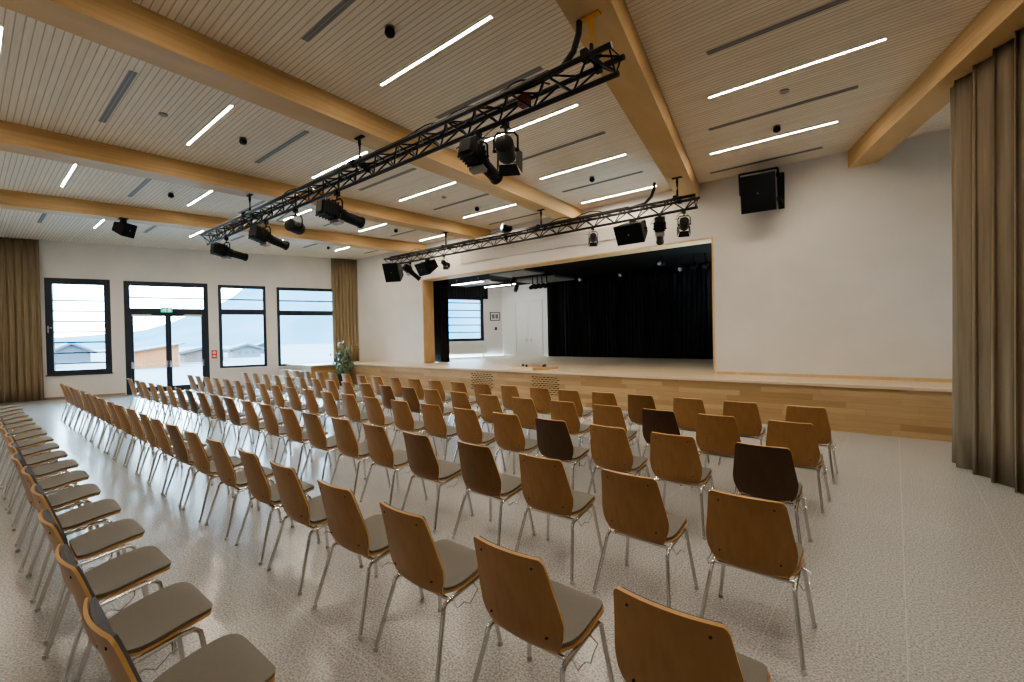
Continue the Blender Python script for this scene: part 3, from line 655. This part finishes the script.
# ------------------------------------------------------------------ the chair
BACK = [(-.232, .836, 0.154), (-.231, .834, 0.170), (-.229, .826, 0.179), (-.225, .812, 0.186), (-.213, .77, 0.192), (-.195, .70, 0.202), (-.180, .64, 0.211), (-.167, .58, 0.220), (-.160, .55, 0.223), (-.152, .497, 0.217), (-.143, .462, 0.204), (-.130, .430, 0.188), (-.112, .408, 0.174)]
SEAT = [(-0.112, 0.41, 0.172), (-0.092, 0.402, 0.172), (-0.068, 0.399, 0.18), (-0.03, 0.403, 0.203), (0.01, 0.41, 0.215), (0.06, 0.42, 0.219), (0.12, 0.434, 0.218), (0.17, 0.445, 0.216), (0.205, 0.451, 0.212), (0.228, 0.452, 0.204), (0.244, 0.449, 0.19), (0.254, 0.445, 0.168), (0.259, 0.441, 0.135)]
def cup(w_, u, back): return .035*(u*u) if back else .010*(u*u)
def sheet(prof, back, inset=0, lift=0, th=.011, nu=8, cut=(0, None)):
    rows = []
    for y, z, w_ in prof[cut[0]:cut[1]]:
        row = []
        for j in range(nu + 1):
            u = -1 + 2*j/nu; w2 = max(.02, w_ - inset)
            if back: row.append((u*w2, y + .03*u*u*(w2/.2)**2 + lift, z))
            else: row.append((u*w2, y, z + .010*u*u*(1 if y < .1 else max(0, 1 - (y - .1)/.12)) + lift))
        rows.append(row)
    q = MB(); q.grid(rows, th); return q
def flip_build(q, name, m, parent):
    return q.build(name, m, parent, sharp=50)
def make_chair():
    root = empty('stacking_chair')
    # backrest: veneer faces, blond edge
    q = sheet(BACK, True, th=-.012)
    ob = q.build('backrest', PLY[0], root, sharp=50)
    me = ob.data; me.materials.append(M['edge'])
    for p in me.polygons:
        pass
    nf = (len(BACK) - 1)*8*2
    for p in me.polygons:
        if p.index >= nf: p.material_index = 1
    for sx in (-1, 1):
        for y, z, w_ in ((-.218, .785, .135), (-.152, .48, .150)):
            hw_ = {.785: .190, .48: .207}[z]; u = w_/hw_; yy = y + .03*u*u*(hw_/.2)**2
            MB().tube([(sx*w_, yy + .002, z), (sx*w_, yy - .0150, z)], .0055, 8).build('screw_head', M['screw'], ob)
    q = sheet(SEAT, False, th=-.012); os_ = q.build('seat', PLY[0], root, sharp=50)
    me = os_.data; me.materials.append(M['edge']); nf = (len(SEAT) - 1)*8*2
    for p in me.polygons:
        if p.index >= nf: p.material_index = 1
    q = sheet(SEAT, False, inset=.008, lift=.002, th=.013, cut=(2, None)); q.build('seat_pad', M['pad'], root, sharp=60)
    q = sheet(BACK, True, inset=.014, lift=.003, th=.011, cut=(2, -2)); q.build('back_pad', M['backpad'], root, sharp=60)
    tr_ = .0115
    for s in (-1, 1):
        q = MB(); q.tube([(s*.208, -.122, .322), (s*.206, -.117, .352), (s*.205, -.104, .369), (s*.205, -.080, .376), (s*.205, .13, .408), (s*.205, .170, .408), (s*.206, .192, .388), (s*.208, .200, .350)], tr_, 8); q.build('side_rail', M['chrome'], root)
        for (ty, fy, tz) in ((-.122, -.215, .324), (.200, .242, .352)):
            lg = MB().tube([(s*.208, ty, tz), (s*.252, fy, .012)], tr_, 8).build('leg', M['chrome'], root)
            MB().tube([(s*.252, fy, 0), (s*.2505, fy, .022)], [.0145, .0135], 8).build('foot_cap', M['glide'], lg)
        q = MB(); q.tube([(s*.210, -.06, .378), (s*.238, -.055, .338), (s*.252, -.02, .358), (s*.256, .015, .336), (s*.250, .05, .356), (s*.256, .075, .385), (s*.212, .085, .400)], .0028, 5); q.build('link_hook', M['chrome'], root)
    for y in (-.075, .10):
        MB().tube([(-.204, y, .377 if y < 0 else .403), (.204, y, .377 if y < 0 else .403)], .010, 8).build('crossbar', M['chrome'], root)
    return root
proto = make_chair()
tint = []
for k in range(4):
    sub = {}
    for ch in proto.children:
        if ch.name.split('.')[0] in ('backrest', 'seat'):
            me = ch.data.copy() if k else ch.data; me.materials[0] = PLY[k]; sub[ch.data] = me
    tint.append(sub)
TONE = ['brown', 'honey brown', 'walnut brown', 'very dark brown']
def fill(first, end, n):
    k = len(first); return list(first) + [first[-1] + (end - first[-1])*(i + 1)/(n - k) for i in range(n - k)]
rw_ = random.Random(5)
ROWS = [
    ('row nearest the stage', 6.08, fill([-.97, -1.66, -2.29, -2.95, -3.53, -4.14, -4.73, -5.38, -6.02, -6.68], -14.02, 21), {3: 2}),
    ('second row from the stage', 4.98, fill([-.95, -1.63, -2.24, -2.89, -3.54, -4.19, -4.84, -5.47, -6.14, -6.77], -14.09, 21), {2: 3, 9: 2, 10: 2}),
    ('third row from the stage', 3.85, fill([-.97, -1.66, -2.27, -2.92, -3.55, -4.19, -4.83, -5.50, -6.18], -14.62, 22), {0: 3, 3: 3}),
    ('fourth row from the stage', 2.61, fill([-.80, -1.46, -2.15, -2.81, -3.53, -4.22, -4.87, -5.52], -14.64, 22), {3: 2, 4: 2, 11: 2, 12: 2, 13: 2, 14: 3, 15: 2}),
    ('fifth row from the stage', 1.40, fill([-.75, -1.42, -2.12, -2.78, -3.50, -4.15, -4.85], -14.44, 22), {8: 2}),
    ('rearmost row at left', .25, fill([-2.15, -2.82], -14.2, 19), {})]
count = 0
for name, yb, xs, dark in ROWS:
    for i, xl in enumerate(xs):
        k = dark.get(i, 1 if rw_.random() < .4 else 0)
        o = proto if count == 0 else copy_tree(proto, None, tint[k])
        if count == 0 and k:
            for ch in o.children:
                if ch.data in tint[k]: pass
        o.location = (xl + .183 + (rw_.uniform(-.012, .012) if i > 7 else 0), yb + .232 + rw_.uniform(-.012, .012), 0)
        o.rotation_euler = (0, 0, R(rw_.uniform(-1.6, 1.6)))
        where = 'rightmost' if i == 0 else ('leftmost' if i == len(xs) - 1 else '%s from right' % ordn(i))
        tag(o, '%s plywood chair with grey pad, %s, %s' % (TONE[k if count else 0], where, name), 'chair', 'chairs in the ' + name)
        count += 1

# ------------------------------------------------------------------ outdoors
struct(MB().prism([(-420, -200), (-20.9, -200), (-20.9, 0), tuple(W(7.6, .33)[:2]), (-17.2, 300), (-420, 300)], -.6, -.45).build('ground_outside', M['snow']))
def hill(name, az0, az1, dist, prof, m, label):
    """ridge along a bearing (degrees, measured at the origin from +y toward -x)"""
    n = 60; vs = []; rnd = random.Random(3)
    for i in range(n + 1):
        f = i/n; az = R(az0 + (az1 - az0)*f); h = 0
        for (f0, h0), (f1, h1) in zip(prof, prof[1:]):
            if f0 <= f <= f1: h = h0 + (h1 - h0)*(f - f0)/(f1 - f0)
        h += rnd.uniform(-1, 1)*h*.03
        for k, (dd, hh) in enumerate(((0, 0), (40, .35), (90, .8), (130, 1))):
            r_ = dist + dd; vs.append((-math.sin(az)*r_, math.cos(az)*r_, -.6 + h*hh))
    fs = [(i*4 + k, i*4 + k + 1, i*4 + 5 + k, i*4 + 4 + k) for i in range(n) for k in range(3)]
    o = MB().add(vs, fs, True).build(name, m); tag(o, label, 'hill'); return o
hill('mountain', 38, 100, 260, [(0, 95), (.22, 105), (.36, 82), (.48, 52), (.56, 26), (.66, 10), (.8, 5), (1, 3)], M['hill'], 'hazy pale blue mountain seen through the right hall windows')
def house(name, px, py, w_, d_, h_, rise, rz, mw, mr_, label):
    root = empty(name, (px, py, -.45), R(rz)); tag(root, label, 'building', 'buildings outside the windows')
    MB().box(-w_/2, w_/2, -d_/2, d_/2, 0, h_).add([(-w_/2, -d_/2, h_), (-w_/2, d_/2, h_), (-w_/2, 0, h_ + rise), (w_/2, -d_/2, h_), (w_/2, d_/2, h_), (w_/2, 0, h_ + rise)], [(0, 2, 1), (3, 4, 5), (0, 3, 5, 2), (1, 2, 5, 4)]).build('walls', mw, root)
    e_ = .5
    q = MB()
    for s in (-1, 1):
        q.add([(-w_/2 - e_, s*(d_/2 + e_), h_ - e_*rise/(d_/2)), (w_/2 + e_, s*(d_/2 + e_), h_ - e_*rise/(d_/2)), (w_/2 + e_, 0, h_ + rise), (-w_/2 - e_, 0, h_ + rise)] +
              [(-w_/2 - e_, s*(d_/2 + e_), h_ - e_*rise/(d_/2) + .25), (w_/2 + e_, s*(d_/2 + e_), h_ - e_*rise/(d_/2) + .25), (w_/2 + e_, 0, h_ + rise + .25), (-w_/2 - e_, 0, h_ + rise + .25)],
              [(0, 1, 2, 3), (7, 6, 5, 4), (0, 4, 5, 1), (1, 5, 6, 2), (2, 6, 7, 3), (3, 7, 4, 0)])
    q.build('roof', mr_, root)
    q = MB()
    for k in range(3): q.box(w_/2, w_/2 + .06, -d_*.3 + k*d_*.25, -d_*.3 + k*d_*.25 + d_*.1, h_*.45, h_*.75)
    q.build('windows', M['house2'], root)
bn = empty('barn', (-48.6, 10.3, -.45), RZ + R(20)); tag(bn, 'orange timber barn with sloping roof seen through the left leaf of the glass door', 'building', 'buildings outside the windows')
MB().add([(-1.9, 0, 0), (2.0, 0, 0), (2.0, 4, 0), (-1.9, 4, 0), (-1.9, 0, 1.30), (2.0, 0, 1.95), (2.0, 4, 1.95), (-1.9, 4, 1.30)], [(0, 1, 5, 4), (1, 2, 6, 5), (2, 3, 7, 6), (3, 0, 4, 7), (0, 3, 2, 1)]).build('walls', M['barn'], bn)
MB().add([(-2.3, -.35, 1.24), (2.4, -.35, 2.02), (2.4, 4.3, 2.02), (-2.3, 4.3, 1.24), (-2.3, -.35, 1.34), (2.4, -.35, 2.12), (2.4, 4.3, 2.12), (-2.3, 4.3, 1.34)], [(0, 1, 2, 3), (7, 6, 5, 4), (0, 4, 5, 1), (1, 5, 6, 2), (2, 6, 7, 3), (3, 7, 4, 0)]).build('roof', M['barnroof'], bn)
house('shed', -60, 17.3, 4, 3.6, 1.0, .45, -8, M['rust'], M['barnroof'], 'low pinkish shed seen through the right leaf of the glass door')
house('house', -68, 24.6, 4, 3.2, 1.1, .5, -10, M['house'], M['barnroof'], 'small pale house seen low in the window right of the door')
house('house', -84, 33.5, 4, 3.2, 1.1, .6, -15, M['house2'], M['barnroof'], 'grey house far off in the window right of the door')
house('house', -62, 3.2, 4, 4.2, 1.4, 1.1, 0, M['house'], M['barnroof'], 'pale gabled house seen low in the louvred window at the left')
house('house', -76, 8.2, 4, 3.4, 1.3, .9, 0, M['house2'], M['barnroof'], 'grey house right of the gabled one in the louvred window')

# ------------------------------------------------------------------ light and camera
wld = bpy.data.worlds.new('sky'); bpy.context.scene.world = wld; wld.use_nodes = True
nt = wld.node_tree; N = nt.nodes; L = nt.links; bg = N['Background']
tc = N.new('ShaderNodeTexCoord'); sx_ = N.new('ShaderNodeSeparateXYZ'); L.new(tc.outputs['Generated'], sx_.inputs[0])
cr = N.new('ShaderNodeValToRGB'); L.new(sx_.outputs['Z'], cr.inputs['Fac'])
cr.color_ramp.elements[0].position = 0; cr.color_ramp.elements[0].color = (.62, .86, 1, 1); cr.color_ramp.elements[1].position = .6; cr.color_ramp.elements[1].color = (.46, .76, 1, 1)
L.new(cr.outputs['Color'], bg.inputs['Color']); bg.inputs['Strength'].default_value = 22.0
def portal(m, w_, h_):
    l = bpy.data.lights.new('window_portal', 'AREA'); l.shape = 'RECTANGLE'; l.size = w_; l.size_y = h_; l.cycles.is_portal = True
    o = bpy.data.objects.new('window_portal', l); C.objects.link(o); o.matrix_world = m; return o
for a, b_, z0, z1 in OPEN:
    m = Matrix.Translation(W((a + b_)/2, .3, (z0 + z1)/2)) @ Matrix.Rotation(RZ, 4, 'Z') @ Matrix.Rotation(R(-90), 4, 'X')
    portal(m, b_ - a, z1 - z0)
m = Matrix.Translation(SL + T*(-1.65) + NO*.28 + Vector((0, 0, 2.5))) @ Matrix.Rotation(RZ, 4, 'Z') @ Matrix.Rotation(R(-90), 4, 'X')
portal(m, 2.2, 2.0)

cam = bpy.data.cameras.new('camera'); co = bpy.data.objects.new('camera', cam); C.objects.link(co)
cam.sensor_width = 36; cam.lens = 459.5/1024*36; cam.clip_start = .02; cam.clip_end = 2000
yaw, pitch, roll = R(39.84), R(-.655), R(-1.157)
fw = Vector((-math.sin(yaw), math.cos(yaw), 0)); rt = Vector((math.cos(yaw), math.sin(yaw), 0)); up = Vector((0, 0, 1))
f2 = fw*math.cos(pitch) + up*math.sin(pitch); u2 = up*math.cos(pitch) - fw*math.sin(pitch)
r3 = rt*math.cos(roll) + u2*math.sin(roll); u3 = u2*math.cos(roll) - rt*math.sin(roll)
mw = Matrix((r3, u3, -f2)).transposed().to_4x4(); mw.translation = (0, 0, 1.7); co.matrix_world = mw
sc = bpy.context.scene; sc.camera = co
sc.view_settings.view_transform = 'AgX'; sc.view_settings.look = 'AgX - Medium High Contrast'; sc.view_settings.exposure = 0.38; sc.view_settings.gamma = 1
sc.cycles.max_bounces = 8; sc.cycles.diffuse_bounces = 5; sc.cycles.glossy_bounces = 4; sc.cycles.transparent_max_bounces = 12
sc.cycles.sample_clamp_indirect = 6; sc.cycles.caustics_reflective = False; sc.cycles.caustics_refractive = False
